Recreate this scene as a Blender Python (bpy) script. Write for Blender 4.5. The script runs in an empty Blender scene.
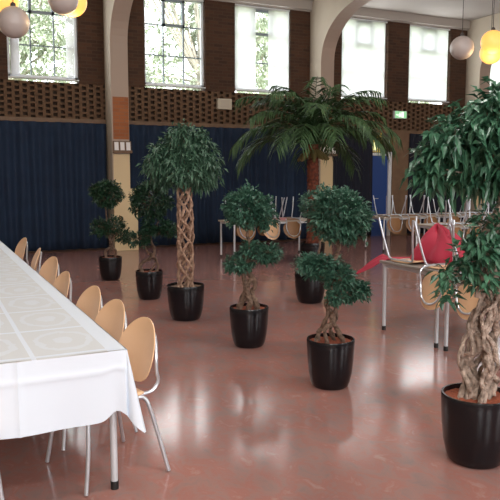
import bpy, math, random
from mathutils import Vector, Matrix, noise
R = random.Random(7)
PI = math.pi
C = bpy.context.scene
COL = C.collection

# ------------------------------------------------------------------ materials
def mat(name, col, rough=.5, metal=0, spec=.5, var=None, scale=10, bump=0, bscale=40, emis=0, coat=0, detail=4):
    m = bpy.data.materials.new(name); m.use_nodes = True
    nt = m.node_tree; b = nt.nodes['Principled BSDF']
    b.inputs['Roughness'].default_value = rough; b.inputs['Metallic'].default_value = metal
    b.inputs['Specular IOR Level'].default_value = spec
    b.inputs['Coat Weight'].default_value = coat
    b.inputs['Base Color'].default_value = (*col, 1)
    tc = nt.nodes.new('ShaderNodeTexCoord')
    if var:
        n = nt.nodes.new('ShaderNodeTexNoise'); n.inputs['Scale'].default_value = scale; n.inputs['Detail'].default_value = detail
        nt.links.new(tc.outputs['Object'], n.inputs['Vector'])
        r = nt.nodes.new('ShaderNodeValToRGB')
        r.color_ramp.elements[0].position = .35; r.color_ramp.elements[0].color = (*col, 1)
        r.color_ramp.elements[1].position = .65; r.color_ramp.elements[1].color = (*var, 1)
        nt.links.new(n.outputs['Fac'], r.inputs['Fac']); nt.links.new(r.outputs['Color'], b.inputs['Base Color'])
    if bump:
        n2 = nt.nodes.new('ShaderNodeTexNoise'); n2.inputs['Scale'].default_value = bscale
        nt.links.new(tc.outputs['Object'], n2.inputs['Vector'])
        bp = nt.nodes.new('ShaderNodeBump'); bp.inputs['Strength'].default_value = bump; bp.inputs['Distance'].default_value = .02
        nt.links.new(n2.outputs['Fac'], bp.inputs['Height']); nt.links.new(bp.outputs['Normal'], b.inputs['Normal'])
    if emis:
        b.inputs['Emission Color'].default_value = (*col, 1); b.inputs['Emission Strength'].default_value = emis
    return m

def math_node(nt, op, a, b=None):
    n = nt.nodes.new('ShaderNodeMath'); n.operation = op
    for i, v in enumerate((a, b)):
        if v is None: continue
        if isinstance(v, (int, float)): n.inputs[i].default_value = v
        else: nt.links.new(v, n.inputs[i])
    return n.outputs[0]

def leaf_mat(name, c1, c2, rough=.42):
    m = mat(name, c1, rough, var=c2, scale=9, spec=.5, detail=6)
    nt = m.node_tree
    for n in nt.nodes:
        if n.type == 'TEX_NOISE': n.inputs['Roughness'].default_value = .8
    return m

M = {}
M['brick'] = mat('brown_brick', (.07, .033, .017), .85)
def brickify(m, c1, c2, mort, sc=1.0):
    nt = m.node_tree; b = nt.nodes['Principled BSDF']
    tc = nt.nodes.new('ShaderNodeTexCoord'); sx = nt.nodes.new('ShaderNodeSeparateXYZ'); cb = nt.nodes.new('ShaderNodeCombineXYZ')
    nt.links.new(tc.outputs['Object'], sx.inputs[0])
    nt.links.new(math_node(nt, 'ADD', sx.outputs[0], sx.outputs[1]), cb.inputs[0]); nt.links.new(sx.outputs[2], cb.inputs[1])
    br = nt.nodes.new('ShaderNodeTexBrick')
    br.inputs['Color1'].default_value = (*c1, 1); br.inputs['Color2'].default_value = (*c2, 1); br.inputs['Mortar'].default_value = (*mort, 1)
    br.inputs['Scale'].default_value = sc; br.inputs['Brick Width'].default_value = .23; br.inputs['Row Height'].default_value = .075
    br.inputs['Mortar Size'].default_value = .008
    nt.links.new(cb.outputs[0], br.inputs['Vector']); nt.links.new(br.outputs['Color'], b.inputs['Base Color'])
    bp = nt.nodes.new('ShaderNodeBump'); bp.inputs['Strength'].default_value = .4; bp.inputs['Distance'].default_value = .01; bp.invert = True
    nt.links.new(br.outputs['Fac'], bp.inputs['Height']); nt.links.new(bp.outputs['Normal'], b.inputs['Normal'])
brickify(M['brick'], (.085, .036, .016), (.05, .022, .011), (.075, .042, .024))
M['orange_brick'] = mat('orange_brick', (.35, .12, .04), .8)
brickify(M['orange_brick'], (.42, .14, .045), (.32, .10, .035), (.30, .14, .07))
M['lattice'] = mat('lattice_brick', (.15, .085, .045), .85, var=(.11, .06, .032), scale=14)
M['recess'] = mat('recess_shade', (.045, .026, .015), .9)  # shade inside the honeycomb holes, put into a dark colour
M['plaster'] = mat('cream_plaster', (.52, .45, .35), .8, var=(.48, .41, .32), scale=2)
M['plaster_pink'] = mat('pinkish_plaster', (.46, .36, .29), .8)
M['cream_paint'] = mat('cream_paint', (.72, .56, .32), .5)
M['ceiling'] = mat('ceiling_paint', (.44, .40, .36), .9)
M['lowerwall'] = mat('lower_wall_paint', (.10, .085, .07), .8)
M['tan_wood'] = mat('tan_wood', (.20, .12, .065), .6, var=(.16, .09, .05), scale=6)
M['white_paint'] = mat('white_gloss_paint', (.75, .77, .78), .4)
M['grey_blue'] = mat('grey_blue_frame', (.25, .30, .34), .5)
M['blue_paint'] = mat('blue_door_paint', (.015, .06, .24), .4)
M['curtain'] = mat('navy_curtain', (.006, .018, .046), .85, var=(.008, .024, .058), scale=3)
M['curtain_black'] = mat('black_curtain', (.008, .010, .022), .85)
M['wood'] = mat('beech_plywood', (.84, .54, .32), .38, var=(.78, .48, .27), scale=3, coat=.2)
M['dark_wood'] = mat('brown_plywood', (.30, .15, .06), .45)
M['chrome'] = mat('silver_tube', (.60, .63, .68), .3, metal=.75)
M['silver'] = mat('silver_paint', (.62, .64, .67), .35, metal=.3)
M['black_cap'] = mat('black_rubber', (.01, .01, .01), .5)
M['pot'] = mat('black_glazed_plastic', (.006, .006, .008), .22, spec=.42)
M['soil'] = mat('terracotta_granules', (.42, .11, .05), .9, var=(.24, .06, .028), scale=60, bump=.8, bscale=120)
M['soil_pale'] = mat('pale_granules', (.30, .20, .14), .9, var=(.2, .12, .08), scale=60, bump=.8, bscale=120)
M['bark'] = mat('grey_brown_bark', (.26, .17, .12), .85, var=(.10, .062, .042), scale=30, bump=1, bscale=60)
M['bark_tan'] = mat('tan_bark', (.46, .30, .21), .85, var=(.21, .12, .08), scale=30, bump=.6, bscale=40)
M['bark_pale'] = mat('pale_grey_bark', (.48, .37, .30), .85, var=(.20, .145, .11), scale=26, bump=1, bscale=50)
M['leaf'] = leaf_mat('dark_ficus_leaf', (.018, .07, .045), (.08, .19, .125))
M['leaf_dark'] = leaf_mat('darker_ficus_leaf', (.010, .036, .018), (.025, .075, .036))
M['leaf_long'] = leaf_mat('long_ficus_leaf', (.024, .065, .038), (.08, .165, .10))
M['leaf_big'] = leaf_mat('broad_ficus_leaf', (.018, .07, .038), (.075, .19, .11), .33)
M['palm'] = leaf_mat('palm_leaflet', (.018, .05, .018), (.055, .115, .035), .6)
M['palm_bark'] = mat('red_brown_palm_bark', (.20, .05, .022), .9, var=(.08, .022, .012), scale=22, bump=1, bscale=40)
M['olive'] = mat('olive_sheath', (.12, .09, .025), .8)
M['red'] = mat('red_cloth', (.44, .02, .055), .6, var=(.36, .016, .042), scale=6)
M['paper'] = mat('white_paper', (.9, .88, .86), .6)
M['pink_card'] = mat('pink_card', (.62, .28, .28), .6)
M['table_top'] = mat('grey_laminate', (.30, .27, .24), .35)
M['tan_top'] = mat('beige_laminate', (.50, .42, .34), .4)
M['box_white'] = mat('cream_plastic', (.55, .49, .38), .5)
M['globe_off'] = mat('unlit_globe', (.50, .43, .40), .35)
M['globe_on'] = mat('lit_globe', (.9, .52, .13), .4, emis=.85)
M['cord'] = mat('dark_cord', (.06, .05, .045), .6)
M['glowgreen'] = mat('green_lit_sign', (.28, .62, .33), .4, emis=.75)
M['glowwhite'] = mat('white_lit_symbol', (.95, 1, .9), .4, emis=1.1)
M['glowyellow'] = mat('amber_pane', (.55, .38, .06), .4, emis=.35)
M['glowlamp'] = mat('yellow_lamp', (.95, .95, .45), .4, emis=1.0)
M['tree'] = leaf_mat('outdoor_leaf', (.38, .44, .32), (.54, .57, .46), .9)
M['tree_bark'] = mat('outdoor_bark', (.36, .32, .27), .9)
M['grass'] = mat('outdoor_ground', (.22, .25, .14), .9)

# glass
g = bpy.data.materials.new('window_glass'); g.use_nodes = True; nt = g.node_tree; nt.nodes.clear()
o = nt.nodes.new('ShaderNodeOutputMaterial'); t = nt.nodes.new('ShaderNodeBsdfTransparent'); gl = nt.nodes.new('ShaderNodeBsdfGlossy')
gl.inputs['Roughness'].default_value = .05; mx = nt.nodes.new('ShaderNodeMixShader'); mx.inputs[0].default_value = .06
t.inputs[0].default_value = (.95, .97, .96, 1)
nt.links.new(t.outputs[0], mx.inputs[1]); nt.links.new(gl.outputs[0], mx.inputs[2]); nt.links.new(mx.outputs[0], o.inputs[0]); M['glass'] = g
# blind fabric: translucent
g = bpy.data.materials.new('blind_fabric'); g.use_nodes = True; nt = g.node_tree; nt.nodes.clear()
o = nt.nodes.new('ShaderNodeOutputMaterial'); t = nt.nodes.new('ShaderNodeBsdfTranslucent'); d = nt.nodes.new('ShaderNodeBsdfDiffuse')
t.inputs[0].default_value = (.93, .91, .93, 1); d.inputs[0].default_value = (.8, .78, .78, 1)
mx = nt.nodes.new('ShaderNodeMixShader'); mx.inputs[0].default_value = .2
nt.links.new(t.outputs[0], mx.inputs[1]); nt.links.new(d.outputs[0], mx.inputs[2]); nt.links.new(mx.outputs[0], o.inputs[0]); M['blind'] = g

# floor: marbled red linoleum
fm = mat('red_marbled_linoleum', (.30, .12, .09), .3, spec=.36); nt = fm.node_tree; b = nt.nodes['Principled BSDF']
tc = nt.nodes.new('ShaderNodeTexCoord')
mp = nt.nodes.new('ShaderNodeMapping'); mp.inputs['Scale'].default_value = (1, .7, 1); nt.links.new(tc.outputs['Object'], mp.inputs[0])
n1 = nt.nodes.new('ShaderNodeTexNoise'); n1.inputs['Scale'].default_value = 8; n1.inputs['Detail'].default_value = 7; n1.inputs['Roughness'].default_value = .7; n1.inputs['Distortion'].default_value = .6
n2 = nt.nodes.new('ShaderNodeTexNoise'); n2.inputs['Scale'].default_value = 1.3; n2.inputs['Detail'].default_value = 3
for n in (n1, n2): nt.links.new(mp.outputs[0], n.inputs['Vector'])
r1 = nt.nodes.new('ShaderNodeValToRGB'); cr = r1.color_ramp
cr.elements[0].position = .30; cr.elements[0].color = (.27, .185, .17, 1)
cr.elements[1].position = .70; cr.elements[1].color = (.40, .25, .22, 1)
e = cr.elements.new(.46); e.color = (.34, .19, .165, 1)
e = cr.elements.new(.57); e.color = (.37, .165, .135, 1)
nt.links.new(n1.outputs['Fac'], r1.inputs['Fac'])
r2 = nt.nodes.new('ShaderNodeValToRGB'); r2.color_ramp.elements[0].position = .35; r2.color_ramp.elements[0].color = (.86, .92, .95, 1)
r2.color_ramp.elements[1].position = .65; r2.color_ramp.elements[1].color = (1.05, 1, .98, 1)
nt.links.new(n2.outputs['Fac'], r2.inputs['Fac'])
mm = nt.nodes.new('ShaderNodeMix'); mm.data_type = 'RGBA'; mm.blend_type = 'MULTIPLY'; mm.inputs[0].default_value = 1
nt.links.new(r1.outputs['Color'], mm.inputs[6]); nt.links.new(r2.outputs['Color'], mm.inputs[7]); nt.links.new(mm.outputs[2], b.inputs['Base Color'])
rr = nt.nodes.new('ShaderNodeMapRange'); rr.inputs[3].default_value = .12; rr.inputs[4].default_value = .17
nt.links.new(n2.outputs['Fac'], rr.inputs[0]); nt.links.new(rr.outputs[0], b.inputs['Roughness'])
bp = nt.nodes.new('ShaderNodeBump'); bp.inputs['Strength'].default_value = .02; bp.inputs['Distance'].default_value = .02
nt.links.new(n2.outputs['Fac'], bp.inputs['Height']); nt.links.new(bp.outputs['Normal'], b.inputs['Normal'])
M['floor'] = fm

# damask tablecloth: pattern of square fields with medallions woven in, on the top only
cm = mat('white_damask', (.80, .79, .82), .55, spec=.4); nt = cm.node_tree; b = nt.nodes['Principled BSDF']
tc = nt.nodes.new('ShaderNodeTexCoord'); sx = nt.nodes.new('ShaderNodeSeparateXYZ'); nt.links.new(tc.outputs['Object'], sx.inputs[0])
def frac(v, per, off): return math_node(nt, 'FRACT', math_node(nt, 'ADD', math_node(nt, 'DIVIDE', v, per), off))
fx = frac(sx.outputs[0], .40, -.10); fy = frac(sx.outputs[1], .60, .35)
dx = math_node(nt, 'ABSOLUTE', math_node(nt, 'SUBTRACT', fx, .5)); dy = math_node(nt, 'ABSOLUTE', math_node(nt, 'SUBTRACT', fy, .5))
field = math_node(nt, 'MULTIPLY', math_node(nt, 'LESS_THAN', dx, .47), math_node(nt, 'LESS_THAN', dy, .475))
ns = nt.nodes.new('ShaderNodeTexNoise'); ns.inputs['Scale'].default_value = 14; ns.inputs['Detail'].default_value = 3
nt.links.new(tc.outputs['Object'], ns.inputs['Vector'])
rad = math_node(nt, 'ADD', math_node(nt, 'SQRT', math_node(nt, 'ADD', math_node(nt, 'MULTIPLY', dx, dx), math_node(nt, 'MULTIPLY', dy, dy))), math_node(nt, 'MULTIPLY', math_node(nt, 'SUBTRACT', ns.outputs['Fac'], .5), .16))
med = math_node(nt, 'ADD', math_node(nt, 'LESS_THAN', rad, .13), math_node(nt, 'MULTIPLY', math_node(nt, 'GREATER_THAN', rad, .30), math_node(nt, 'LESS_THAN', rad, .38)))
grey = math_node(nt, 'MULTIPLY', field, math_node(nt, 'SUBTRACT', 1, math_node(nt, 'MULTIPLY', med, .45)))
top = math_node(nt, 'MULTIPLY', math_node(nt, 'GREATER_THAN', sx.outputs[2], .758), math_node(nt, 'LESS_THAN', sx.outputs[0], .80))
grey = math_node(nt, 'MULTIPLY', grey, top)
near = nt.nodes.new('ShaderNodeMapRange'); near.inputs[1].default_value = 6.2; near.inputs[2].default_value = 4.6
nt.links.new(sx.outputs[1], near.inputs[0])
grey = math_node(nt, 'MULTIPLY', grey, 1)
mx = nt.nodes.new('ShaderNodeMix'); mx.data_type = 'RGBA'; mx.inputs[6].default_value = (.70, .76, .84, 1); mx.inputs[7].default_value = (.61, .63, .645, 1)
nt.links.new(grey, mx.inputs[0]); nt.links.new(mx.outputs[2], b.inputs['Base Color'])
M['cloth'] = cm

# ------------------------------------------------------------------ mesh building
class MB:
    def __init__(s): s.v = []; s.f = []
    def box(s, x0, y0, z0, x1, y1, z1):
        k = len(s.v)
        s.v += [(x, y, z) for z in (z0, z1) for y in (y0, y1) for x in (x0, x1)]
        s.f += [tuple(k+i for i in q) for q in ((0,2,3,1),(4,5,7,6),(0,1,5,4),(2,6,7,3),(0,4,6,2),(1,3,7,5))]
        return s
    def tube(s, pts, rad, n=10, cap=True):
        pts = [Vector(p) for p in pts]; N = len(pts)
        rads = rad if isinstance(rad, (list, tuple)) else [rad]*N
        k = len(s.v); ref = None
        for i, p in enumerate(pts):
            d = (pts[min(i+1, N-1)] - pts[max(i-1, 0)]).normalized()
            if ref is None:
                ref = Vector((1, 0, 0)) if abs(d.x) < .8 else Vector((0, 1, 0))
            a = (ref - d*ref.dot(d)).normalized(); c = d.cross(a); ref = a
            for j in range(n):
                t = 2*PI*j/n
                s.v.append(tuple(p + (a*math.cos(t) + c*math.sin(t))*rads[i]))
        for i in range(N-1):
            for j in range(n):
                j2 = (j+1) % n
                s.f.append((k+i*n+j, k+i*n+j2, k+(i+1)*n+j2, k+(i+1)*n+j))
        if cap:
            s.f.append(tuple(k+j for j in reversed(range(n)))); s.f.append(tuple(k+(N-1)*n+j for j in range(n)))
        return s
    def lathe(s, prof, n=40, c=(0,0,0)):
        k = len(s.v); N = len(prof)
        for r, z in prof:
            for j in range(n):
                t = 2*PI*j/n; s.v.append((c[0]+r*math.cos(t), c[1]+r*math.sin(t), c[2]+z))
        for i in range(N-1):
            for j in range(n):
                j2 = (j+1) % n
                s.f.append((k+i*n+j, k+i*n+j2, k+(i+1)*n+j2, k+(i+1)*n+j))
        return s
    def grid(s, nu, nv, fn):
        k = len(s.v)
        for i in range(nu+1):
            for j in range(nv+1): s.v.append(tuple(fn(i/nu, j/nv)))
        for i in range(nu):
            for j in range(nv):
                a = k+i*(nv+1)+j; s.f.append((a, a+1, a+nv+2, a+nv+1))
        return s
    def build(s, name, m, parent=None, smooth=True, bevel=0, solid=0, sub=0):
        me = bpy.data.meshes.new(name); me.from_pydata(s.v, [], s.f); me.validate(); me.update()
        ob = bpy.data.objects.new(name, me); COL.objects.link(ob)
        me.materials.append(m)
        if smooth:
            me.polygons.foreach_set('use_smooth', [True]*len(me.polygons))
            try: me.set_sharp_from_angle(angle=math.radians(40))
            except Exception: pass
        if solid:
            md = ob.modifiers.new('solidify', 'SOLIDIFY'); md.thickness = solid; md.offset = 0
        if bevel:
            md = ob.modifiers.new('bevel', 'BEVEL'); md.width = bevel; md.segments = 2
        if sub:
            md = ob.modifiers.new('subsurf', 'SUBSURF'); md.levels = sub; md.render_levels = sub
        if parent: ob.parent = parent
        return ob

def struct(o): o['kind'] = 'structure'; return o
def tag(o, label, cat, group=None):
    o['label'] = label; o['category'] = cat
    if group: o['group'] = group
    return o
def thing(name, label, cat, loc=(0,0,0), rz=0, group=None):
    o = bpy.data.objects.new(name, None); COL.objects.link(o); o.empty_display_size = .2
    o.location = loc; o.rotation_euler = (0, 0, rz)
    return tag(o, label, cat, group)
def dup(root, loc, rot, label, group=None):
    r = root.copy(); COL.objects.link(r); r.location = loc; r.rotation_euler = rot; r['label'] = label
    if group: r['group'] = group
    for ch in list(root.children):
        c = ch.copy(); COL.objects.link(c); c.parent = r
        for gch in ch.children:
            d = gch.copy(); COL.objects.link(d); d.parent = c
    return r
def smooth_path(pts, n=8):
    P = [Vector(p) for p in pts]; out = []
    P = [P[0]*2-P[1]] + P + [P[-1]*2-P[-2]]
    for i in range(1, len(P)-2):
        for k in range(n):
            t = k/n
            a, b_, c, d = P[i-1], P[i], P[i+1], P[i+2]
            out.append(.5*((2*b_) + (c-a)*t + (2*a-5*b_+4*c-d)*t*t + (3*b_-a-3*c+d)*t*t*t))
    out.append(P[-2]); return out
def near(v, n=3): return Vector((noise.noise(v), noise.noise(v+Vector((31,7,3))), noise.noise(v+Vector((5,47,19)))))

# ------------------------------------------------------------------ camera
YAW = math.radians(25.5); F = 680.; CH = 1.65
cam = bpy.data.cameras.new('camera'); co = bpy.data.objects.new('camera', cam); COL.objects.link(co)
co.location = (0, 0, CH); co.rotation_euler = (PI/2 - math.atan(75/F), 0, -YAW)
cam.sensor_width = 36; cam.lens = 36*F/500; cam.clip_start = .05; cam.clip_end = 300
C.camera = co
RT = Vector((math.cos(YAW), -math.sin(YAW), 0)); FW = Vector((math.sin(YAW), math.cos(YAW), 0))

# ------------------------------------------------------------------ room shell
YW = 15.2; X0, X1 = -4.0, 19.5; Y0 = -6.0; ZC = 5.95
struct(MB().box(X0, Y0, -.1, X1, YW+.3, 0).build('floor', M['floor'], smooth=False))
struct(MB().box(X0-.2, Y0-.2, ZC, X1+.2, YW+.35, ZC+.3).build('ceiling', M['ceiling'], smooth=False))
struct(MB().box(X0-.2, Y0, 0, X0, YW+.3, ZC).build('wall_left', M['plaster'], smooth=False))
struct(MB().box(X1, Y0, 0, X1+.2, YW+.3, ZC).build('wall_right', M['plaster'], smooth=False))
struct(MB().box(X0, Y0-.2, 0, X1, Y0, ZC).build('wall_back', M['plaster'], smooth=False))
WIN = [(-3.6, -2.15), (-.85, .60), (1.68, 3.14), (4.62, 6.09), (6.85, 8.37), (9.87, 11.33), (12.03, 13.47), (14.95, 16.4), (17.1, 18.6)]
ZS, ZT = 3.70, 5.70
w = MB(); xs = [X0] + [q for p in WIN for q in p] + [X1]
for i in range(0, len(xs), 2): w.box(xs[i], YW, ZS-.08, xs[i+1], YW+.3, ZT)
w.box(X0, YW, 3.62, X1, YW+.3, ZS-.08); 
struct(w.build('wall_front', M['brick'], smooth=False))
struct(MB().box(X0, YW, 0, X1, YW+.3, 2.80).build('wall_front', M['lowerwall'], smooth=False)).name = 'wall_front_lower'
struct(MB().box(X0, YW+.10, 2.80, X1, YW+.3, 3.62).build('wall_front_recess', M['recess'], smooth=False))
# honeycomb brick band
lt = MB(); cw = .155; k = 0; x = X0
while x < X1:
    lt.box(x, YW, 2.86, x+.065, YW+.10, 3.62)
    off = .055 if k % 2 else 0
    z = 2.86 - off
    while z < 3.62:
        a, b_ = max(z, 2.86), min(z+.046, 3.62)
        if b_ > a: lt.box(x+.065, YW+.004, a, x+cw, YW+.10, b_)
        z += .118
    x += cw; k += 1
struct(lt.build('trim_1', M['lattice'], smooth=False))
struct(MB().box(X0, YW-.07, 2.77, X1, YW+.10, 2.86).build('trim_2', M['tan_wood'], smooth=False))
struct(MB().box(X0, YW-.10, ZT+.03, X1, YW+.3, ZC).box(X0, YW-.03, ZT, X1, YW+.3, ZT+.03).build('trim_3', M['ceiling'], smooth=False))
struct(MB().box(X0, YW-.015, 0, X1, YW, .10).build('baseboard_front', M['tan_wood'], smooth=False))

# pillars with arched brackets
def pillar(n, xa):
    xb = xa+.38; yf = YW-.54
    prof = [(yf, 0), (yf, 4.40)]
    for i in range(13):
        t = i/12*PI/2; prof.append((yf - 1.70*(1-math.cos(t)), 4.45+1.12*math.sin(t)))
    prof += [(Y0+.01, 5.57), (Y0+.01, ZC-.005), (YW-.005, ZC-.005), (YW-.005, 0)]
    m = MB(); N = len(prof)
    for X in (xa, xb): m.v += [(X, y, z) for y, z in prof]
    # side faces as strips between the curve and the wall / ceiling
    def side(o, flip):
        idx = [(o+i) for i in range(N)]
        m.f.append(tuple(idx if flip else reversed(idx)))
    side(0, True); side(N, False)
    for i in range(N):
        j = (i+1) % N; m.f.append((i, i+N, j+N, j))
    me = m.build('pillar', M['plaster'], smooth=False)
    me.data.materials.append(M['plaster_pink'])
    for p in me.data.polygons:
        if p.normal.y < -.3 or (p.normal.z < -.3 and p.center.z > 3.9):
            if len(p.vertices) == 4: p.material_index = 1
    return struct(me)
for i, xa in enumerate((-1.5, 3.70, 8.92, 14.05)):
    p = pillar(i, xa); p.name = 'trim_%d' % (4+i)
    yf = YW-.54
    if i:
        struct(MB().box(xa+.03, yf-.012, 2.42, xa+.37, yf+.01, 3.32).build('trim_%d' % (10+i), M['orange_brick'], smooth=False))
        struct(MB().box(xa+.02, yf-.008, 0, xa+.38, yf+.01, 2.10).build('trim_%d' % (14+i), M['cream_paint'], smooth=False))

# windows
for i, (a, b_) in enumerate(WIN):
    f = MB(); t = .06; ya, yb = YW+.12, YW+.19
    f.box(a, ya, ZS, a+t, yb, ZT).box(b_-t, ya, ZS, b_, yb, ZT).box(a, ya, ZS, b_, yb, ZS+t).box(a, ya, ZT-t, b_, yb, ZT)
    fr = struct(f.build('window_%d' % (i+1), M['white_paint'], smooth=False))
    w3 = (b_-a)/3
    mu = MB()
    for q in (1, 2): mu.box(a+w3*q-.013, ya+.01, ZS+t, a+w3*q+.013, yb-.01, ZT-t)
    for z in (4.38, 5.06): mu.box(a+t, ya+.012, z-.013, b_-t, yb-.012, z+.013)
    mu.build('glazing_bar', M['grey_blue'], fr, smooth=False)
    c = MB(); xa, xb = a+w3-.02, b_-w3+.02
    for q in ((xa, 5.04, xa+.055, ZT-t), (xb-.055, 5.04, xb, ZT-t), (xa, 5.04, xb, 5.095), (xa, ZT-t-.05, xb, ZT-t)):
        c.box(q[0], ya-.02, q[1], q[2], yb, q[3])
    c.build('opening_sash', M['grey_blue'], fr, smooth=False)
    MB().box(a+.02, YW+.15, ZS+.02, b_-.02, YW+.156, ZT-.02).build('pane', M['glass'], fr, smooth=False)
    MB().box(a, YW-.012, ZS-.025, b_, YW+.13, ZS).build('window_sill', M['white_paint'], fr, smooth=False)

# vertical blinds
def blind(x0, x1, lab, gap=None, ang=8, step=.115, stacks=None):
    rt = thing('vertical_blind', lab, 'window blind', ((x0+x1)/2, YW+.05, ZS))
    mid = (x0+x1)/2; m = MB(); m2 = MB(); x = x0+.06
    split = bool(gap)
    while x < x1-.04:
        if not gap or not (gap[0] < x < gap[1]):
            an = math.radians(ang + R.uniform(-3, 3)); hx = .0635*math.cos(an); hy = .0635*math.sin(an); xx = x-mid
            (m2 if split and x > mid else m).grid(1, 4, lambda u, v: (xx+hx*(2*u-1), hy*(2*u-1)+.004*math.sin(v*3), .03+v*1.93))
        x += step
    for (sa, sb) in stacks or ():
        x = sa
        while x < sb:
            xx = x-mid
            (m2 if x > mid else m).grid(1, 2, lambda u, v: (xx+.02*(2*u-1), .055*(2*u-1), .03+v*1.93)); x += .022
    if m2.v: m2.build('slats', M['blind'], rt, smooth=False)
    m.build('slats', M['blind'], rt, smooth=False)
    MB().box(x0-(x0+x1)/2+.02, -.03, 1.955, x1-(x0+x1)/2-.02, .03, 1.995).build('head_rail', M['white_paint'], rt, smooth=False)
blind(1.68, 3.14, 'white vertical blind drawn back to the sides of the leftmost window', gap=(0, 9), stacks=[(1.76, 1.92), (2.90, 3.06)])
blind(4.62, 6.09, 'white vertical blind drawn back to the sides of the window right of the first pillar', gap=(0, 9), stacks=[(4.68, 4.80), (5.90, 6.02)])
blind(6.85, 8.37, 'white vertical blind parted in the middle, third window from left', gap=(7.40, 7.82), ang=6)
blind(9.87, 11.33, 'white vertical blind fully closed over the window just right of the middle pillar', ang=5)
blind(12.03, 13.47, 'white vertical blind fully closed over the window above the green exit sign', ang=5)
blind(14.95, 16.4, 'white vertical blind fully closed over the window at the right edge of the photo', ang=5)

# curtains
def curtain(x0, x1, lab, m, amp=.045):
    rt = thing('curtain', lab, 'curtain', ((x0+x1)/2, YW-.16, 0), group=None)
    hw = (x1-x0)/2; n = int((x1-x0)/.02); ph = R.uniform(0, 9)
    def fn(u, v):
        x = -hw+2*hw*u
        y = amp*math.sin(x*2*PI/.24+ph+1.2*math.sin(x*1.7+ph)) + .02*math.sin(x*2*PI/.63+ph*2)
        z = .03+2.74*v
        return (x+.01*math.sin(z*1.3+x*9), y*(.75+.25*(1-v))-.0, z)
    MB().grid(n, 10, fn).build('drape', m, rt, solid=.004)
    MB().tube([(-hw, .01, 2.775), (hw, .01, 2.775)], .008, 8).build('curtain_rail', M['tan_wood'], rt)
curtain(-3.9, -1.55, 'long navy curtain at the far left end of the hall', M['curtain'])
curtain(-1.1, 3.68, 'long navy curtain hanging left of the first pillar', M['curtain'])
curtain(4.10, 8.90, 'long navy curtain hanging between the first pillar and the middle pillar', M['curtain'])
curtain(9.32, 10.80, 'dark navy curtain hanging between the middle pillar and the blue door', M['curtain_black'])
curtain(12.02, 14.03, 'blackish curtain behind the stacked chairs right of the brown pier', M['curtain_black'])
curtain(14.45, 19.4, 'blackish curtain beyond the last pillar at right', M['curtain_black'])

# door, transom, pier
d = struct(MB().box(10.86, YW-.03, 0, 11.37, YW+.02, 2.17).build('door_1', M['blue_paint'], smooth=False))
MB().tube([(10.94, -.0+YW-.05, 1.02), (10.94, YW-.09, 1.02), (11.04, YW-.09, 1.02)], .010, 8).build('door_handle', M['silver'], d)
struct(MB().box(11.37, YW-.08, 0, 11.47, YW+.02, 2.27).box(10.82, YW-.06, 2.17, 11.37, YW+.02, 2.24).build('trim_20', M['white_paint'], smooth=False))
struct(MB().box(10.84, YW-.02, 2.26, 11.16, YW+.01, 2.77).build('window_20', M['glowyellow'], smooth=False))
struct(MB().box(11.47, YW-.12, 0, 12.0, YW+.0, 2.80).build('trim_21', M['tan_wood'], smooth=False))
lamp = thing('wall_lamp', 'small glowing yellow lamp above the blue door', 'lamp', (10.93, YW-.06, 2.28))
MB().box(-.06, 0, 0, .06, .05, .03).build('bracket', M['silver'], lamp, smooth=False)
MB().lathe([(0, .03), (.055, .035), (.065, .10), (.055, .2), (.03, .24), (0, .245)], 16).build('lamp_shade', M['glowlamp'], lamp)
# exit sign
ex = thing('exit_sign', 'green lit emergency exit sign on the brick band below the closed windows', 'exit sign', (11.72, YW-.07, 3.17))
MB().box(-.20, -.03, 0, .20, .065, .20).build('housing', M['white_paint'], ex, smooth=False, bevel=.006)
MB().box(-.19, -.036, .012, .19, -.03, .188).build('green_panel', M['glowgreen'], ex, smooth=False)
sy = MB(); sy.box(.02, -.040, .03, .09, -.036, .17)                 # white doorway
sy.box(-.05, -.040, .085, -.02, -.036, .13).box(-.045, -.040, .135, -.022, -.036, .158)      # running figure
sy.box(-.075, -.040, .105, -.05, -.036, .118).box(-.02, -.040, .09, .0, -.036, .103)
sy.box(-.07, -.040, .04, -.045, -.036, .085).box(-.03, -.040, .04, -.012, -.036, .09)
sy.box(-.15, -.040, .08, -.09, -.036, .105).box(-.165, -.040, .085, -.15, -.036, .10)
sy.build('symbol', M['glowwhite'], ex, smooth=False)
# cream box on brick band
bx = thing('wall_speaker', 'square cream box mounted on the honeycomb brick band left of the palm', 'wall box', (6.54, YW-.06, 3.2))
MB().box(-.18, -.05, 0, .18, .06, .25).build('casing', M['box_white'], bx, smooth=False, bevel=.012)
gr = MB()
for q in range(7): gr.box(-.10, -.055, .05+q*.024, .10, -.049, .062+q*.024)
gr.build('grille', M['tan_top'], bx, smooth=False)

# leaflet racks on the pillars
def rack(xc, lab):
    r = thing('leaflet_rack', lab, 'leaflet rack', (xc, YW-.54-.012, 2.12), group=None)
    MB().box(-.17, -.10, 0, .23, 0, .025).box(-.17, -.10, .025, .23, -.09, .06).box(-.17, -.012, .025, .23, 0, .26).build('shelf', M['tan_wood'], r, smooth=False)
    for q in range(3):
        l = MB().box(-.045, -.004, 0, .045, .004, .21).build('leaflet', M['paper'], smooth=False)
        l.location = (xc-.10+q*.13, YW-.54-.012-.055, 2.12+.028); l.rotation_euler = (-.12, 0, 0)
        tag(l, 'white leaflet standing in the rack on the %s pillar, %s of three' % ('first' if xc < 5 else 'middle', ('leftmost', 'middle', 'rightmost')[q]), 'leaflet', 'leaflets in the rack on the %s pillar' % ('first' if xc < 5 else 'middle'))
rack(3.88, 'wooden leaflet rack with three white leaflets on the first pillar')
rack(9.13, 'wooden leaflet rack with white leaflets on the middle pillar behind the palm')
cb = thing('cream_board', 'tall cream board standing against the foot of the first pillar behind the small plants', 'board', (3.95, YW-.60, 0))
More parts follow.
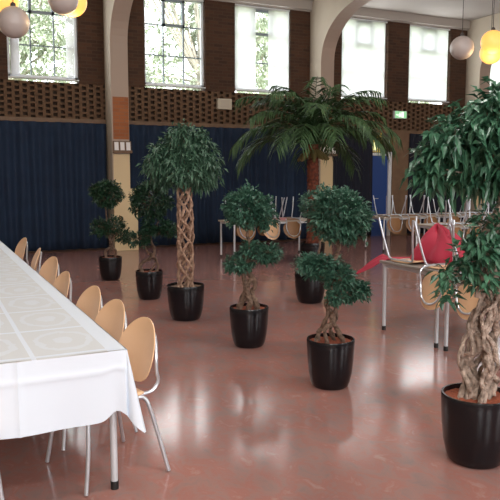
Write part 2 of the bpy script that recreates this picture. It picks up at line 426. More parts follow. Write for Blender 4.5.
MB().box(-.26, -.03, 0, .27, .02, 1.36).build('panel', M['cream_paint'], cb, smooth=False, bevel=.005)

# ------------------------------------------------------------------ pendant globes
def globe(loc, r, lit, lab):
    t = thing('pendant_lamp', lab, 'pendant lamp', loc, group='globe pendant lamps, lit' if lit else 'globe pendant lamps, unlit')
    MB().lathe([(max(.0005, r*math.sin(PI*i/20)), -r*math.cos(PI*i/20)) for i in range(21)], 32).build('globe', M['globe_on' if lit else 'globe_off'], t)
    MB().lathe([(0, r-.005), (.035, r-.003), (.035, r+.03), (.015, r+.05), (0, r+.05)], 16).build('fitting', M['cord'], t)
    MB().tube([(0, 0, r+.03), (0, 0, ZC-loc[2]-.02)], .006, 6).build('cord', M['cord'], t)
    MB().lathe([(0, ZC-loc[2]-.05), (.05, ZC-loc[2]-.03), (.05, ZC-loc[2]-.001)], 16).build('ceiling_rose', M['cord'], t)
globe((1.17, 9.72, 3.66), .205, False, 'unlit greyish globe lamp hanging lowest at the top left corner')
globe((1.06, 9.90, 3.98), .21, True, 'lit yellow globe lamp just above the grey globe at the top left corner')
globe((1.77, 9.46, 3.96), .20, False, 'unlit pinkish globe lamp in front of the leftmost window, right of the other unlit one')
globe((1.95, 9.75, 4.01), .20, True, 'lit yellow globe lamp overlapping the pinkish globe before the leftmost window')
globe((8.68, 9.51, 3.88), .205, False, 'unlit greyish globe lamp hanging before the last pillar at upper right')
globe((9.14, 9.25, 3.97), .205, True, 'lit yellow globe lamp at upper right, the higher of two overlapping')
globe((9.35, 9.50, 3.84), .195, True, 'lit yellow globe lamp at upper right, the lower of two overlapping')

# ------------------------------------------------------------------ chairs
def oval(cx, cz, hw, hh, tilt, th=.011, egg=.12, bend=.035, n=18):
    m = MB(); k = 10
    for side in (1, -1):
        base = len(m.v)
        for i in range(k+1):
            for j in range(n*2):
                t = 2*PI*j/(n*2); rr = i/k
                y = rr*math.cos(t)*hw; z = rr*math.sin(t)*hh
                y *= 1-egg*(z/hh)
                x = -bend*(1-(y/hw)**2)*-1 + side*th/2*(1 if i < k else .6)
                m.v.append((cx+x*math.cos(tilt)+z*math.sin(tilt)-bend, y, cz+z*math.cos(tilt)-x*math.sin(tilt)))
        for i in range(k):
            for j in range(n*2):
                j2 = (j+1) % (n*2); q = (base+i*n*2+j, base+(i+1)*n*2+j, base+(i+1)*n*2+j2, base+i*n*2+j2)
                m.f.append(q if side > 0 else q[::-1])
    b0, b1 = k*n*2, (k+1)*n*2 + k*n*2
    for j in range(n*2):
        j2 = (j+1) % (n*2); m.f.append((b0+j, b1+j, b1+j2, b0+j2))
    return m
def make_chair(lab, shell, loc, rot, group):
    t = thing('stacking_chair', lab, 'chair', loc, 0, group); t.rotation_euler = rot
    # seat
    def sf(u, v):
        x = -.21+.36*u; y = (v*2-1)*(.205-.03*abs(2*u-1)**3)
        z = .452-.018*math.sin(PI*u)*(1-(2*v-1)**2) - .02*max(0, .25-u)/.25
        return (x, y, z)
    MB().grid(12, 10, sf).build('seat', shell, t, solid=.012)
    oval(.232, .660, .200, .185, .24).build('backrest', shell, t)
    for s in (-1, 1):
        MB().tube(smooth_path([(-.245, s*.262, .01), (-.215, s*.235, .22), (-.195, s*.205, .39), (-.165, s*.19, .433), (-.10, s*.187, .438)], 5), .0115, 10).build('leg', M['chrome'], t)
        MB().tube(smooth_path([(.245, s*.268, .01), (.20, s*.235, .22), (.16, s*.205, .39), (.13, s*.19, .433), (.06, s*.187, .438)], 5), .0115, 10).build('leg', M['chrome'], t)
    MB().tube([(-.11, -.187, .438), (.07, -.187, .438)], .0115, 10).tube([(-.11, .187, .438), (.07, .187, .438)], .0115, 10).tube([(.0, -.187, .436), (.0, .187, .436)], .010, 8).build('seat_frame', M['chrome'], t)
    pts = [(.05, .15, .434), (.16, .15, .438), (.215, .155, .450), (.250, .158, .495), (.240, .160, .56), (.245, .150, .64), (.262, .115, .72), (.274, .06, .765), (.278, 0, .778)]
    full = pts + [(x, -y, z) for x, y, z in pts[-2::-1]]
    MB().tube(smooth_path(full, 5), .0105, 8).build('back_tube', M['chrome'], t)
    return t
seats = [(.86, 3.69, .22), (.86, 4.33, .22), (.85, 4.95, .20), (.80, 5.84, .15), (.89, 6.95, .25), (.88, 7.95, -.05), (.90, 9.30, .15)]
names = ['nearest', 'second nearest', 'third nearest', 'fourth nearest', 'fifth nearest', 'slim-looking sixth nearest', 'farthest']
G1 = 'light wooden chairs along the white table'
ch0 = None
for i, (x, y, a) in enumerate(seats):
    lab = 'light beech chair tucked in at the white table, %s of the row' % names[i]
    if ch0 is None: ch0 = make_chair(lab, M['wood'], (x, y, 0), (0, 0, a), G1)
    else: dup(ch0, (x, y, 0), (0, 0, a), lab)
dup(ch0, (.03, 3.30, 0), (0, 0, PI+.0), 'chair mostly out of frame at lower left, only a silver leg showing below the cloth', 'chair at the left side of the white table')

# ------------------------------------------------------------------ tables
def make_table(name, lab, w, dpt, loc, topm, legm, h=.75, group=None):
    t = thing(name, lab, 'table', loc, 0, group)
    MB().box(0, 0, h-.028, w, dpt, h).build('tabletop', topm, t, smooth=False, bevel=.004)
    MB().box(.03, .03, h-.065, w-.03, .055, h-.028).box(.03, dpt-.055, h-.065, w-.03, dpt-.03, h-.028).box(.03, .055, h-.065, .055, dpt-.055, h-.028).box(w-.055, .055, h-.065, w-.03, dpt-.055, h-.028).build('table_frame', legm, t, smooth=False)
    for x in (.045, w-.045):
        for y in (.045, dpt-.045):
            l = MB().tube([(x, y, .04), (x, y, h-.03)], .019, 14).build('leg', legm, t)
            MB().tube([(x, y, 0), (x, y, .045)], .0215, 14).build('foot_cap', M['black_cap'], l)
    return t
for q, (ya, yb) in enumerate(((3.37, 5.07), (5.08, 6.78), (6.79, 8.49), (8.50, 10.2))):
    make_table('banquet_table', ('table under the white cloth at its near end', 'table under the white cloth, second from the near end', 'table under the white cloth, third from the near end', 'table under the white cloth at its far end')[q], .80, yb-ya, (.08, ya, 0), M['tan_top'], M['silver'], group='tables in the long row')
# cloth : top sheet + hanging skirt with flared corner
def cloth():
    XA, XB, YA, YB, zt = .07, .893, 3.35, 10.22, .762
    m = MB()
    nx, ny = 24, 160
    m.grid(nx, ny, lambda u, v: (XA+(XB-XA)*u, YA+(YB-YA)*v, zt+.0012*math.sin(u*9)+.0012*math.sin(v*60)))
    # perimeter with outward direction; corners get a flare
    per = []
    def seg(p, q, nrm, n):
        for i in range(n): 
            t = i/n; per.append((Vector(p).lerp(Vector(q), t), Vector(nrm), t))
    seg((XA, YA), (XB, YA), (0, -1), 60)
    for i in range(10):
        a = -PI/2 + PI/2*i/9; per.append((Vector((XB, YA)), Vector((math.cos(a), math.sin(a))), -1))
    seg((XB, YA), (XB, YB), (1, 0), 160)
    for i in range(8):
        a = PI/2*i/7; per.append((Vector((XB, YB)), Vector((math.cos(a), math.sin(a))), -2))
    seg((XB, YB), (XA, YB), (0, 1), 20)
    seg((XA, YB), (XA, YA), (-1, 0), 120)
    per.append(per[0])
    rows = 28; k = len(m.v)
    for idx, (p, nr, t) in enumerate(per):
        for r in range(rows+1):
            s = r/rows
            drop = .352; out = .006 + .02*s
            if t == -1:
                c = 1-abs((math.atan2(nr.y, nr.x)+PI/4)/(PI/4)); 
                out += .085*s*max(0, c)**.7; drop = .352+.085*max(0, c)
            elif t == -2: out += .10*s; drop = .40
            else:
                ppos = p.x+p.y
                out += s*(.010*math.sin(ppos*7.3)+.006*math.sin(ppos*17+1))
                if abs(nr.x) > .5 and nr.x > 0:
                    out += s*.010*math.sin(p.y*11)+.045*s*math.exp(-((p.y-YA)/.10)**2)
                if nr.y < -.5:
                    # pressed crease lines
                    out += .007*math.exp(-((p.x-.36)/.010)**2)+.006*math.exp(-((s*drop-.10)/.012)**2)
                    out += .035*s*math.exp(-((p.x-XB)/.04)**2)
                    drop = .352+.012*math.sin(p.x*3)-.05*math.exp(-((p.x-XB+.055)/.05)**2)
            m.v.append((p.x+nr.x*out, p.y+nr.y*out, zt-drop*s - (.0)))
    for i in range(len(per)-1):
        for r in range(rows):
            a = k+i*(rows+1)+r; b_ = a+rows+1; m.f.append((a, a+1, b_+1, b_))
    return m
cl = cloth().build('tablecloth', M['cloth'], smooth=True)
tag(cl, 'long white damask tablecloth draped over the table at left', 'tablecloth')

R1 = make_table('folding_table', 'silver-legged grey table with upturned chairs and a red cloth on it', 1.3, .92, (4.33, 4.965, 0), M['table_top'], M['silver'])
R2 = make_table('folding_table', 'silver-legged grey table half hidden behind the big foreground plant', 1.3, .80, (4.33, 4.12, 0), M['table_top'], M['silver'])
T1 = make_table('folding_table', 'beige table loaded with upturned chairs before the navy curtain, left of the palm', 1.9, .75, (5.32, 11.9, 0), M['tan_top'], M['silver'])
T2 = make_table('folding_table', 'beige table with upturned chairs behind the red cloth, its left end by the blue door', 1.6, .75, (8.85, 11.9, 0), M['tan_top'], M['silver'])
T3 = make_table('folding_table', 'beige table with upturned chairs farther right beside the last pillar', 1.6, .75, (10.5, 11.9, 0), M['tan_top'], M['silver'])
T4 = make_table('folding_table', 'beige table with upturned chairs near the big plant, before the last pillar', 1.5, .75, (8.2, 9.3, 0), M['tan_top'], M['silver'])
ZU = .75+.465
def up(x, y, a, lab, grp, src=None): return dup(src or ch0, (x, y, ZU), (PI, 0, a), lab, grp)
# upturned: local +x is the backrest side -> world direction a
up(4.52, 4.99, PI, 'upturned beech chair whose backrest hangs off the near side of the grey table', 'chair upturned on the near grey table')
st = up(4.57, 5.62, PI/2+.1, 'upturned silver-legged stool at the far left corner of the grey table beside the red cloth', 'stool upturned on the near grey table')
st.name = 'stacking_stool'; st['category'] = 'stool'
for c_ in list(st.children):
    if c_.name.startswith(('backrest', 'back_tube')): bpy.data.objects.remove(c_)
up(4.52, 4.50, PI, 'upturned beech chair with backrest hanging low behind the big foreground plant', 'chair upturned on the half-hidden table')
up(5.25, 5.30, 0, 'upturned beech chair on the right part of the grey table', 'chair upturned on the near grey table')
GT2 = 'chairs upturned on the far tables at right'
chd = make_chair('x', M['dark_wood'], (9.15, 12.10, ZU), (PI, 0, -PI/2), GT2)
GT = 'chairs upturned on the beige table left of the palm'
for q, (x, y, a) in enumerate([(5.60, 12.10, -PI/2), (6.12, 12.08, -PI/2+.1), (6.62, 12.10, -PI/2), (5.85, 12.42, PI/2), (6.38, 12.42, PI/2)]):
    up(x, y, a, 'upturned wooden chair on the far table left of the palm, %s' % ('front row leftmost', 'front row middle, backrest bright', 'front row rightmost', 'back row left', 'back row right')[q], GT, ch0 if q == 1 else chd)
GT2 = 'chairs upturned on the far tables at right'
QL = [(9.15, 12.10, -PI/2, 'upturned brown wooden chair at the left end of the table by the blue door'),
        (9.65, 12.10, -PI/2, 'upturned brown wooden chair second from the left on the table by the blue door'),
        (10.15, 12.10, -PI/2, 'upturned brown wooden chair at the right end of the table by the blue door'),
        (10.8, 12.10, -PI/2, 'upturned brown wooden chair at the left of the table beside the last pillar'),
        (11.3, 12.10, -PI/2, 'upturned brown wooden chair in the middle of the table beside the last pillar'),
        (11.8, 12.10, -PI/2, 'upturned brown wooden chair at the right of the table beside the last pillar'),
        (8.48, 9.50, -PI/2, 'upturned brown wooden chair at the left of the table behind the big plant'),
        (8.95, 9.50, -PI/2, 'upturned brown wooden chair in the middle of the table behind the big plant'),
        (9.42, 9.50, -PI/2, 'upturned brown wooden chair at the right of the table behind the big plant')]
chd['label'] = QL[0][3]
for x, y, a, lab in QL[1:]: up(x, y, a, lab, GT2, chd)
# small things on the far table
pb = MB().box(-.12, -.07, 0, .12, .07, .05).build('card_box', M['pink_card'], smooth=False, bevel=.004); pb.location = (6.37, 11.975, .752)
tag(pb, 'small pink card box on the edge of the far table left of the palm', 'box')

# red cloth: heap with a corner hanging over the table edge
def redcloth():
    m = MB(); n = 56
    # patch parameters: u along the table's far-left corner to the heap
    cx, cy = 4.80, 5.38
    def fn(u, v):
        a = 2*PI*v; r = u
        rx, ry = .30, .34
        w_ = 1+.14*math.sin(3*a+.7)+.08*math.sin(7*a+2)
        x = cx + rx*r*w_*math.cos(a); y = cy + ry*r*w_*math.sin(a)
        h = .36*max(0, 1-r)**.65*(1+.10*math.sin(5*a)) + .045*abs(math.sin(4*a+3*r))*(1-r)*r*4*.8
        x += -.05*(1-r); y += .10*(1-r)
        return (x, y, .757+h+.006)
    m.grid(22, n, fn)
    # tongue: strip from heap across the table to the far left corner, then drooping in a point
    P = [(4.86, 5.60, .772), (4.70, 5.74, .768), (4.50, 5.84, .766), (4.40, 5.905, .762), (4.34, 5.97, .72), (4.27, 6.04, .66), (4.19, 6.10, .59)]
    W = [.05, .05, .06, .085, .10, .075, .006]
    pts = smooth_path(P, 5); N = len(pts)
    def fn2(u, v):
        i = min(N-1, int(round(u*(N-1)))); p = pts[i]
        wi = u*(len(W)-1); a = int(min(wi, len(W)-2)); ww = W[a]+(W[a+1]-W[a])*(wi-a)
        c = Vector((.35, .55, -.1)).normalized() if u < .45 else Vector((.25, .1, -.9)).normalized()
        k = max(0, min(1, (u-.40)/.2)); c = Vector((.55, .75, 0)).normalized().lerp(Vector((.55, .2, .45)).normalized(), k)
        t = (v-.5)*2
        return p + c*ww*t + Vector((0, 0, .012*math.cos(t*5)))
    m.grid(N-1, 10, fn2)
    return m
rc = redcloth().build('red_cloth', M['red'], solid=.006)
tag(rc, 'crumpled red cloth heaped on the grey table with one pointed corner hanging off', 'cloth')

# ------------------------------------------------------------------ plants
def leaves(m, clumps, n, ln, wd, rng, droop=.2, spread=1.0):
    """clumps: list of (centre, rx, rz) ellipsoids; leaves set on twig ends"""
    for c, rx, rz, k in clumps:
        c = Vector(c); cnt = int(n*k); tw = max(8, cnt//11); tips = []
        for i in range(tw):
            d = Vector((rng.gauss(0,1), rng.gauss(0,1), rng.gauss(0,1))).normalized()
            rr = rng.uniform(.35, 1)**.5
            bump = 1+.18*noise.noise(d*2.3+c*3)
            tips.append((c + Vector((d.x*rx, d.y*rx, d.z*rz))*rr*bump, d))
        for i in range(cnt):
            p, d = tips[i % tw]
            dirn = (d*.7*spread + Vector((rng.gauss(0,.6), rng.gauss(0,.6), rng.gauss(0,.5)-droop))).normalized()
            p = p + Vector((rng.gauss(0,1), rng.gauss(0,1), rng.gauss(0,1)))*ln*.35
            L = ln*rng.uniform(.7, 1.25); W_ = wd*rng.uniform(.8, 1.2)
            side = dirn.cross(Vector((rng.gauss(0,.4), rng.gauss(0,.4), 1))).normalized()
            upv = side.cross(dirn).normalized(); k0 = len(m.v)
            mid = p+dirn*L*.45
            tip = p+dirn*L+Vector((0,0,-L*droop*.5))
            m.v += [tuple(p), tuple(mid+side*W_*.5+upv*W_*.16), tuple(mid-upv*W_*.05), tuple(mid-side*W_*.5+upv*W_*.16), tuple(tip)]
            m.f += [(k0, k0+1, k0+2), (k0, k0+2, k0+3), (k0+1, k0+4, k0+2), (k0+2, k0+4, k0+3)]
    return m
def make_pot(t, r, h, soil='soil'):
    pr = [(0, .0), (r*.68, .0), (r*.75, .012), (r*.82, h*.12), (r*.90, h*.30), (r*.955, h*.55), (r*.985, h*.8), (r*1.0, h*.97), (r*.985, h), (r*.93, h), (r*.93, h*.97), (r*.92, h*.85), (0.0, h*.84)]
    MB().lathe([(max(.0005, a), b_) for a, b_ in pr], 48).build('pot', M['pot'], t)
    rg = random.Random(int(r*1000)); s = MB(); n = 26
    def fn(u, v):
        a = 2*PI*v; rr = r*.92*u
        return (rr*math.cos(a), rr*math.sin(a), h*.93+.012*noise.noise(Vector((rr*math.cos(a)*60, rr*math.sin(a)*60, 3))))
    s.grid(14, 48, fn).build('soil', M[soil], t)
def gnarl(m, path, r0, r1, amp=.01, fr=14, n=12, seg=8, seed=0):
    pts = smooth_path(path, seg); N = len(pts); out = []; rad = []
    for i, p in enumerate(pts):
        t = i/(N-1); q = near(p*fr+Vector((seed*7.1, 0, 0)))
        out.append(p+q*amp); rad.append((r0+(r1-r0)*t)*(1+.28*noise.noise(p*fr*1.7+Vector((seed, 5, 9)))))
    m.tube(out, rad, n); return m
def L(a, z, f=0):   # lateral offset (to the right in the photo), height, forward offset -> local coordinates
    v = RT*a + FW*f; return (v.x, v.y, z)
def twigs(m, origin, clumps, n, rng, r=.004):
    o = Vector(origin)
    for c, rx, rz, k in clumps:
        c = Vector(c)
        for i in range(n):
            d = Vector((rng.gauss(0,1), rng.gauss(0,1), rng.gauss(0,1)+.3)).normalized()
            e = c + Vector((d.x*rx, d.y*rx, d.z*rz))*.8
            mid = o.lerp(e, .5)+near(e*9)*.04
            m.tube(smooth_path([o, mid, e], 3), [r*1.6, r*1.5, r*1.4, r*1.2, r, r*.8, r*.5], 5)
GP = None
def bonsai(loc, r, h, trunk_paths, fol, lab, leafm='leaf', bark='bark', nl=1500, ln=.042, wd=.020, seed=1, soil='soil', amp=.014, droop=.15):
    t = thing('potted_ficus', lab, 'potted plant', loc, 0, None)
    make_pot(t, r, h, soil)
    rng = random.Random(seed)
    tm = MB()
    for i, (p, ra, rb) in enumerate(trunk_paths):
        gnarl(tm, p, ra*.78, rb*.8, amp, 20, seed=seed+i); gnarl(tm, p, ra*.4, rb*.4, amp*2.2, 14, 8, seed=seed+i+50)
    for org, cl_ in fol: twigs(tm, org, cl_, 12, rng)
    tm.build('trunk', M[bark], t)
    for org, cl_ in fol:
        leaves(MB(), cl_, nl, ln, wd, rng, droop).build('foliage', M[leafm], t, smooth=False)
    return t

# P1 farthest left
bonsai((2.60, 10.58, 0), .182, .37,
  [([L(-.05,.32), L(-.08,.45,.03), L(.03,.55), L(-.03,.72), L(-.04,.95), L(-.05,1.2)], .028, .014),
   ([L(.06,.32), L(.10,.46,-.03), L(.0,.56,.02), L(.05,.70), L(.15,.82)], .022, .010)],
  [(L(-.05,1.2), [(L(-.03,1.36), .24, .20, 1.5), (L(-.18,1.40), .10, .09, .2)]),
   (L(-.02,.75), [(L(-.13,.83), .15, .12, .45), (L(.08,.86), .15, .12, .4), (L(.22,.70), .13, .09, .3)])],
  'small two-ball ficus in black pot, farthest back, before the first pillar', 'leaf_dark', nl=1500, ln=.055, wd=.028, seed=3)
# P2
bonsai((2.665, 8.72, 0), .183, .38,
  [([L(-.08,.34), L(-.12,.45,.03), L(.02,.55), L(.08,.64,-.03), L(.03,.80), L(.0,1.0), L(.02,1.2)], .030, .013),
   ([L(.08,.34), L(.12,.45,.02), L(.0,.60,.03), L(-.05,.68), L(-.10,.76)], .022, .010),
   ([L(.0,.34), L(.05,.42), L(.10,.52), L(.02,.62)], .018, .012)],
  [(L(.02,1.2), [(L(.03,1.32), .27, .24, 1.5)]),
   (L(.03,.85), [(L(.10,.98), .20, .11, .5), (L(-.12,.80), .14, .09, .3), (L(.26,.93), .12, .08, .25)])],
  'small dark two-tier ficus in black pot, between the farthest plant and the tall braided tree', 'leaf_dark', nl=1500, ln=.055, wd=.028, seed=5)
# P3 tall braided tree
t3 = thing('potted_ficus_tree', 'tall ficus tree with straight braided trunk and drooping crown in black pot', 'potted plant', (2.655, 7.28, 0))
make_pot(t3, .215, .40, 'soil_pale')
tm = MB()
for s in range(9):
    ph = 2*PI*s/9; sg = 1 if s % 2 else -1
    pth = []
    for i in range(40):
        z = .34+i/39*1.35; a = ph+sg*z*6.5+.8*noise.noise(Vector((z*3, s, 2)))
        pth.append(Vector((.082*math.cos(a), .082*math.sin(a), z))+near(Vector((z*9, s, 0)))*.022)
    tm.tube(pth, [.015*(1+.35*noise.noise(Vector((i*.4, s, 1)))) for i in range(40)], 8)
rng = random.Random(9)
cr = [(L(-.02, 1.83), .30, .22, 1.0), (L(.20, 1.85), .24, .24, .7), (L(-.24, 1.83), .22, .22, .6), (L(.02, 2.05), .24, .15, .5), (L(-.38, 1.72), .14, .16, .22), (L(.32, 1.72), .12, .17, .25), (L(.05, 1.66, -.18), .20, .11, .3), (L(-.18, 1.64), .15, .14, .22), (L(.20, 1.64), .13, .13, .22)]
cr = [((c[0]*.86, c[1]*.86, c[2]), a_*.86, b_*.92, k_) for c, a_, b_, k_ in cr]
twigs(tm, (0, 0, 1.66), cr, 7, rng, .005)
tm.build('trunk', M['bark_tan'], t3)
leaves(MB(), cr, 1900, .08, .027, rng, .55, .8).build('foliage', M['leaf_long'], t3, smooth=False)
# P4
bonsai((2.785, 5.86, 0), .190, .385,
  [([L(-.10,.32), L(-.07,.45,.02), L(-.03,.56), L(-.05,.68), L(-.03,.80), L(.0,.95), L(-.02,1.12)], .040, .018),
   ([L(.08,.32), L(.07,.42,-.03), L(.03,.52), L(.06,.62), L(-.02,.74), L(-.03,.80)], .040, .022),
   ([L(-.02,.32,-.06), L(.01,.44,-.05), L(-.02,.55,-.03), L(.02,.66), L(-.02,.75)], .035, .024),
   ([L(-.12,.33), L(-.10,.39), L(-.04,.44), L(.03,.50)], .022, .018),
   ([L(-.02,.82), L(.06,.86), L(.17,.94)], .014, .008)],
  [(L(-.02,1.12), [(L(-.01,1.345), .225, .185, 1.6), (L(.15,1.24), .12, .09, .2)]),
   (L(.0,.88), [(L(-.11,.80), .14, .065, .38), (L(.04,.93), .14, .07, .32), (L(.18,.90), .12, .08, .32)])],
  'two-tier ball ficus with stout gnarled trunk in black pot, centre of the photo', nl=2100, ln=.045, wd=.023, seed=11)
# P5 behind
bonsai((4.48, 7.57, 0), .205, .385,
  [([L(.0,.34), L(.03,.45), L(.10,.55), L(.12,.75), L(.14,.95), L(.15,1.1)], .024, .012)],
  [(L(.15,1.1), [(L(.10,1.28), .27, .22, .9), (L(.24,1.22), .20, .17, .4)]),
   (L(.10,.52), [(L(.02,.50), .24, .12, .7), (L(.22,.50), .22, .13, .5)])],
  'ficus in black pot standing behind the front centre-right ball ficus, left trunk line', nl=1500, ln=.05, wd=.022, seed=13)
# P6
bonsai((2.815, 4.435, 0), .188, .38,
  [([L(-.12,.33), L(-.09,.42,.02), L(-.03,.55), L(-.02,.68), L(.02,.80), L(.0,.95), L(.05,1.08), L(.04,1.2)], .024, .018),
   ([L(.10,.33), L(.06,.43,-.03), L(.0,.55,-.03), L(.05,.66,-.02), L(.02,.80), L(.10,.90)], .026, .016),
   ([L(-.03,.33,-.06), L(-.05,.45,-.05), L(.02,.55,-.02), L(-.04,.66), L(.01,.78)], .022, .016),
   ([L(.04,.33,.05), L(.0,.45,.04), L(.05,.55,.02), L(.02,.68,.03), L(.04,.78)], .018, .014)],
  [(L(.04,1.2), [(L(.05,1.345), .235, .19, 1.7), (L(.16,1.28), .15, .14, .3)]),
   (L(.02,.82), [(L(-.10,.95), .13, .075, .42), (L(.05,.87, -.05), .12, .085, .34), (L(.15,.77), .10, .075, .3), (L(.24,.75), .05, .05, .1), (L(-.17,.97), .07, .05, .14), (L(.02,.74,-.1), .06, .06, .1)])],
  'two-tier ball ficus with several thin root-like stems in black pot, front centre-right', nl=2200, ln=.045, wd=.023, seed=17)
# P7 foreground
t7 = thing('potted_ficus_tree', 'large foreground ficus tree with thick twisted trunk in black pot at right edge', 'potted plant', (2.825, 2.875, 0))
make_pot(t7, .203, .40)
tm = MB()
sp = [([L(-.06,.36), L(-.03,.46), L(-.07,.56,.03), L(.0,.68,-.02), L(-.04,.80,.03), L(.03,.95), L(.0,1.10,.03), L(.05,1.25), L(.10,1.42), L(.08,1.60), L(.10,1.75)], .038, .026),
      ([L(.06,.36), L(.09,.48,.02), L(.03,.60,-.05), L(.08,.72,.03), L(.09,.86,-.03), L(.03,1.0,.02), L(.08,1.15,-.02), L(.02,1.30), L(.09,1.5)], .042, .024),
      ([L(.0,.36,-.07), L(.03,.50,-.05), L(.06,.62,-.06), L(.0,.76,-.05), L(.05,.90,-.05), L(.09,1.04,-.03), L(.04,1.2,-.03), L(.10,1.36)], .036, .020),
      ([L(-.10,.36,.02), L(-.05,.50,.05), L(-.10,.64,.02), L(-.06,.76), L(.02,.88,.05), L(.10,1.0,.03), L(.12,1.2)], .024, .018),
      ([L(.04,.36,.08), L(.0,.52,.06), L(.06,.66,.06), L(.02,.80,.06), L(.10,.95,.04)], .030, .022),
      ([L(.0,1.02), L(-.07,1.06), L(-.14,1.10,-.02), L(-.20,1.08)], .012, .007),
      ([L(.05,1.04), L(.12,1.08), L(.22,1.09)], .012, .008)]
for i, (p, a, b_) in enumerate(sp): gnarl(tm, p, a*.62, b_*.66, .026, 11, 12, seed=40+i); gnarl(tm, [(x+.022, y-.014, z) for x, y, z in p], a*.42, b_*.42, .045, 9, 8, seed=80+i); gnarl(tm, [(x-.024, y-.016, z) for x, y, z in p], a*.38, b_*.38, .05, 8, 8, seed=90+i)
# peeled branch knot with short upright twigs
gnarl(tm, [L(-.05,.98,-.1), L(-.04,1.03,-.11), L(.0,1.05,-.11), L(.06,1.04,-.1)], .024, .012, .01, 20, seed=60)
rng = random.Random(21)
cu = [(L(.10,1.93), .24, .16, .7), (L(-.10,1.84), .22, .15, .6), (L(-.20,1.70), .15, .12, .35), (L(.12,1.78), .26, .18, .8), (L(.32,1.82), .24, .20, .6), (L(.08,2.02), .14, .10, .25), (L(-.29,1.68), .08, .12, .13), (L(.24,1.66), .18, .13, .35), (L(-.02,1.68), .14, .10, .25), (L(.42,1.62), .16, .16, .3)]
clw = [(L(.04,1.34), .11, .09, .24), (L(-.09,1.20,-.04), .09, .065, .17), (L(-.16,1.08,-.02), .065, .065, .13), (L(.15,1.20), .10, .09, .14), (L(-.01,1.25,-.10), .07, .06, .10), (L(.16,1.38), .12, .08, .2), (L(-.03,1.10,-.12), .05, .045, .05), (L(-.20,.98,-.02), .035, .05, .04), (L(.12,1.08,-.10), .04, .04, .05)]
twigs(tm, L(.09, 1.66), cu, 6, rng, .005); twigs(tm, L(.0, 1.10), clw, 4, rng, .004)
tm.build('trunk', M['bark_pale'], t7)
leaves(MB(), cu, 1150, .088, .036, rng, .55).build('foliage', M['leaf_big'], t7, smooth=False)
leaves(MB(), clw, 1000, .072, .032, rng, .35).build('foliage', M['leaf_big'], t7, smooth=False)

# palm
pm = thing('potted_palm', 'tall palm with red-brown trunk and arching fronds before the middle pillar', 'potted palm', (6.40, 10.75, 0))
make_pot(pm, .23, .42)
tm = MB(); pth = []; rad = []
for i in range(70):
    z = .36+i/69*1.84; pth.append((.012*math.sin(z*2), 0, z)); rad.append(.118-.02*(i/69)+(.010 if i % 3 == 0 else 0))
tm.tube(pth, rad, 16).build('trunk', M['palm_bark'], pm)
sh = MB(); rng = random.Random(31)
for i in range(12):
    a = i*2.4; rr = .13
    sh.tube([(rr*.6*math.cos(a), rr*.6*math.sin(a), 2.08), (rr*1.5*math.cos(a), rr*1.5*math.sin(a), 2.0-.03*rng.random()), (rr*2.2*math.cos(a), rr*2.2*math.sin(a), 1.94-.06*rng.random())], [.045, .055, .02], 8)
sh.build('leaf_sheath', M['olive'], pm)
NF = 36
for i in range(NF):
    a = i*2.39996 + .3; lvl = i/NF                      # golden angle; low index = low drooping fronds
    Lf = rng.uniform(1.45, 1.8)*(1 if lvl < .75 else .85); th = math.radians(30+56*lvl**1.1+rng.uniform(-7, 7))
    fr = MB(); n = 16; p = Vector((0, 0, 2.16+.16*lvl)); pts = [p.copy()]
    a += rng.uniform(-.15, .15); hd = Vector((math.cos(a), math.sin(a), 0)); cv = rng.uniform(4.0, 5.4)*(1-.25*lvl)
    for k in range(n):
        p = p + (hd*math.cos(th)+Vector((0, 0, math.sin(th))))*(Lf/n); pts.append(p.copy()); th -= math.radians(cv+k*.25)
        th = max(th, -1.3)
    fr.tube(pts, [.012*(1-.8*k/n) for k in range(n+1)], 5)
    side = Vector((-hd.y, hd.x, 0))
    for k in range(2, n+1):
        for q in range(2):
            tt = (k-1+q/2)/n; pp = pts[k-1].lerp(pts[k], q/2); tang = (pts[k]-pts[k-1]).normalized()
            for s in (-1, 1):
                ll = .46*math.sin(PI*min(1, tt*.80+.16))**.6*rng.uniform(.8, 1.15)
                dr = (tang*.8+side*s*.7+Vector((0, 0, -.10+rng.uniform(-.2, .2)))).normalized()
                w_ = .018; k0 = len(fr.v)
                q1 = pp+dr*ll*.5+Vector((0, 0, -.015)); q2 = pp+dr*ll+Vector((0, 0, -.10-.12*rng.random()))
                nn = (dr.cross(Vector((0, 0, 1))).normalized()+Vector((0, 0, rng.uniform(-.6, .6)))).normalized()*w_
                fr.v += [tuple(pp-nn*.5), tuple(pp+nn*.5), tuple(q1+nn), tuple(q1-nn), tuple(q2)]
                fr.f += [(k0, k0+1, k0+2, k0+3), (k0+3, k0+2, k0+4)]
    fr.build('frond', M['palm'], pm, smooth=False)

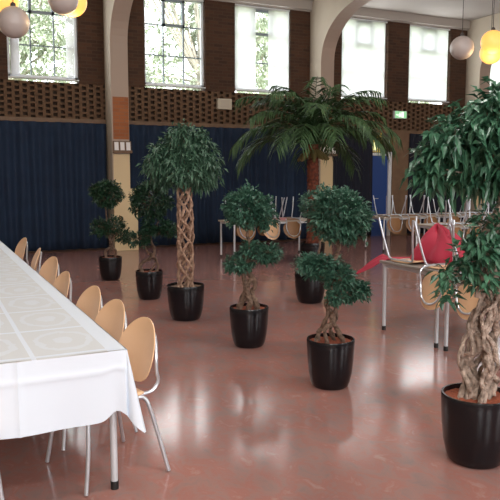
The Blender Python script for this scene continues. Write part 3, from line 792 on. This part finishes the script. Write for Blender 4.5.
# ------------------------------------------------------------------ outside
struct(MB().box(-60, YW+.6, -.6, 80, 90, -.5).build('outdoor_ground', M['grass'], smooth=False))
rng = random.Random(77)
labs = ['pale green tree seen through the left part of the leftmost window', 'pale green tree seen through the right part of the leftmost window', 'pale green tree seen through the window right of the first pillar', 'pale green tree seen through the gap in the third blind', 'pale green tree outside beyond the closed blinds']
for i, (x, y) in enumerate(((3.2, 30), (8.3, 35), (10.9, 27.5), (16.6, 31), (25, 33))):
    t = thing('garden_tree', labs[i], 'tree', (x, y, -.5), 0, 'trees outside the windows')
    tm = MB().tube([(0, 0, 0), (.1, 0, 3), (-.1, .1, 6), (0, 0, 9)], [.3, .25, .18, .08], 10)
    cl_ = [((rng.uniform(-2.6, 2.6), rng.uniform(-1.5, 1.5), rng.uniform(5.0, 12.5)), rng.uniform(1.0, 1.8), rng.uniform(.9, 1.5), 1) for q in range(16)]
    twigs(tm, (0, 0, 6), cl_, 3, rng, .04); tm.build('trunk', M['tree_bark'], t)
    leaves(MB(), cl_, 620, .24, .14, rng, .2).build('foliage', M['tree'], t, smooth=False)

# ------------------------------------------------------------------ light
wd = bpy.data.worlds.new('overcast_sky'); C.world = wd; wd.use_nodes = True
bg = wd.node_tree.nodes['Background']; bg.inputs[0].default_value = (.93, .97, 1, 1); bg.inputs[1].default_value = 5.4
sn = bpy.data.lights.new('sun', 'SUN'); so = bpy.data.objects.new('sun', sn); COL.objects.link(so)
sn.energy = 9.0; sn.angle = .05; sn.color = (1, .96, .88); so.rotation_euler = (math.radians(50), 0, math.radians(-12))
def area(name, loc, rot, sx, sy, e, col):
    l = bpy.data.lights.new(name, 'AREA'); o = bpy.data.objects.new(name, l); COL.objects.link(o)
    l.shape = 'RECTANGLE'; l.size = sx; l.size_y = sy; l.energy = e; l.color = col; o.location = loc; o.rotation_euler = rot
# daylight through the tall windows in the wall behind the camera
for x in (-2.6, 2.0, 8.0, 14.5):
    area('window_daylight', (x, Y0+.05, 3.7), (math.radians(90), 0, 0), 1.9, 3.4, 300, (.96, .98, 1))
# added fill lamps just under the ceiling, to brighten the hall from above
for x, y, e in ((-1.0, -1.5, 90), (3.0, -1.5, 110), (1.0, 2.0, 70), (5.0, 3.0, 90), (1.5, 7.0, 45), (6.0, 7.5, 70)):
    area('overhead_fill_light', (x, y, ZC-.06), (0, 0, 0), 1.5, .35, e, (1, .97, .93))
# daylight entering through the unseen windows
for a, b_ in WIN:
    area('window_daylight', ((a+b_)/2, YW-.02, (ZS+ZT)/2), (math.radians(-90), 0, 0), b_-a-.1, ZT-ZS-.1, 30, (.95, .97, 1))
# lit globes' own light
for p in ((1.02, 9.95, 3.7), (1.93, 9.75, 3.75), (9.14, 9.25, 3.6)):
    l = bpy.data.lights.new('globe_glow', 'POINT'); o = bpy.data.objects.new('globe_glow', l); COL.objects.link(o)
    l.energy = 18; l.color = (1, .7, .35); l.shadow_soft_size = .2; o.location = p

vs = C.view_settings; vs.view_transform = 'Standard'; vs.look = 'None'; vs.gamma = 1; vs.use_curve_mapping = False; vs.exposure = 0.0
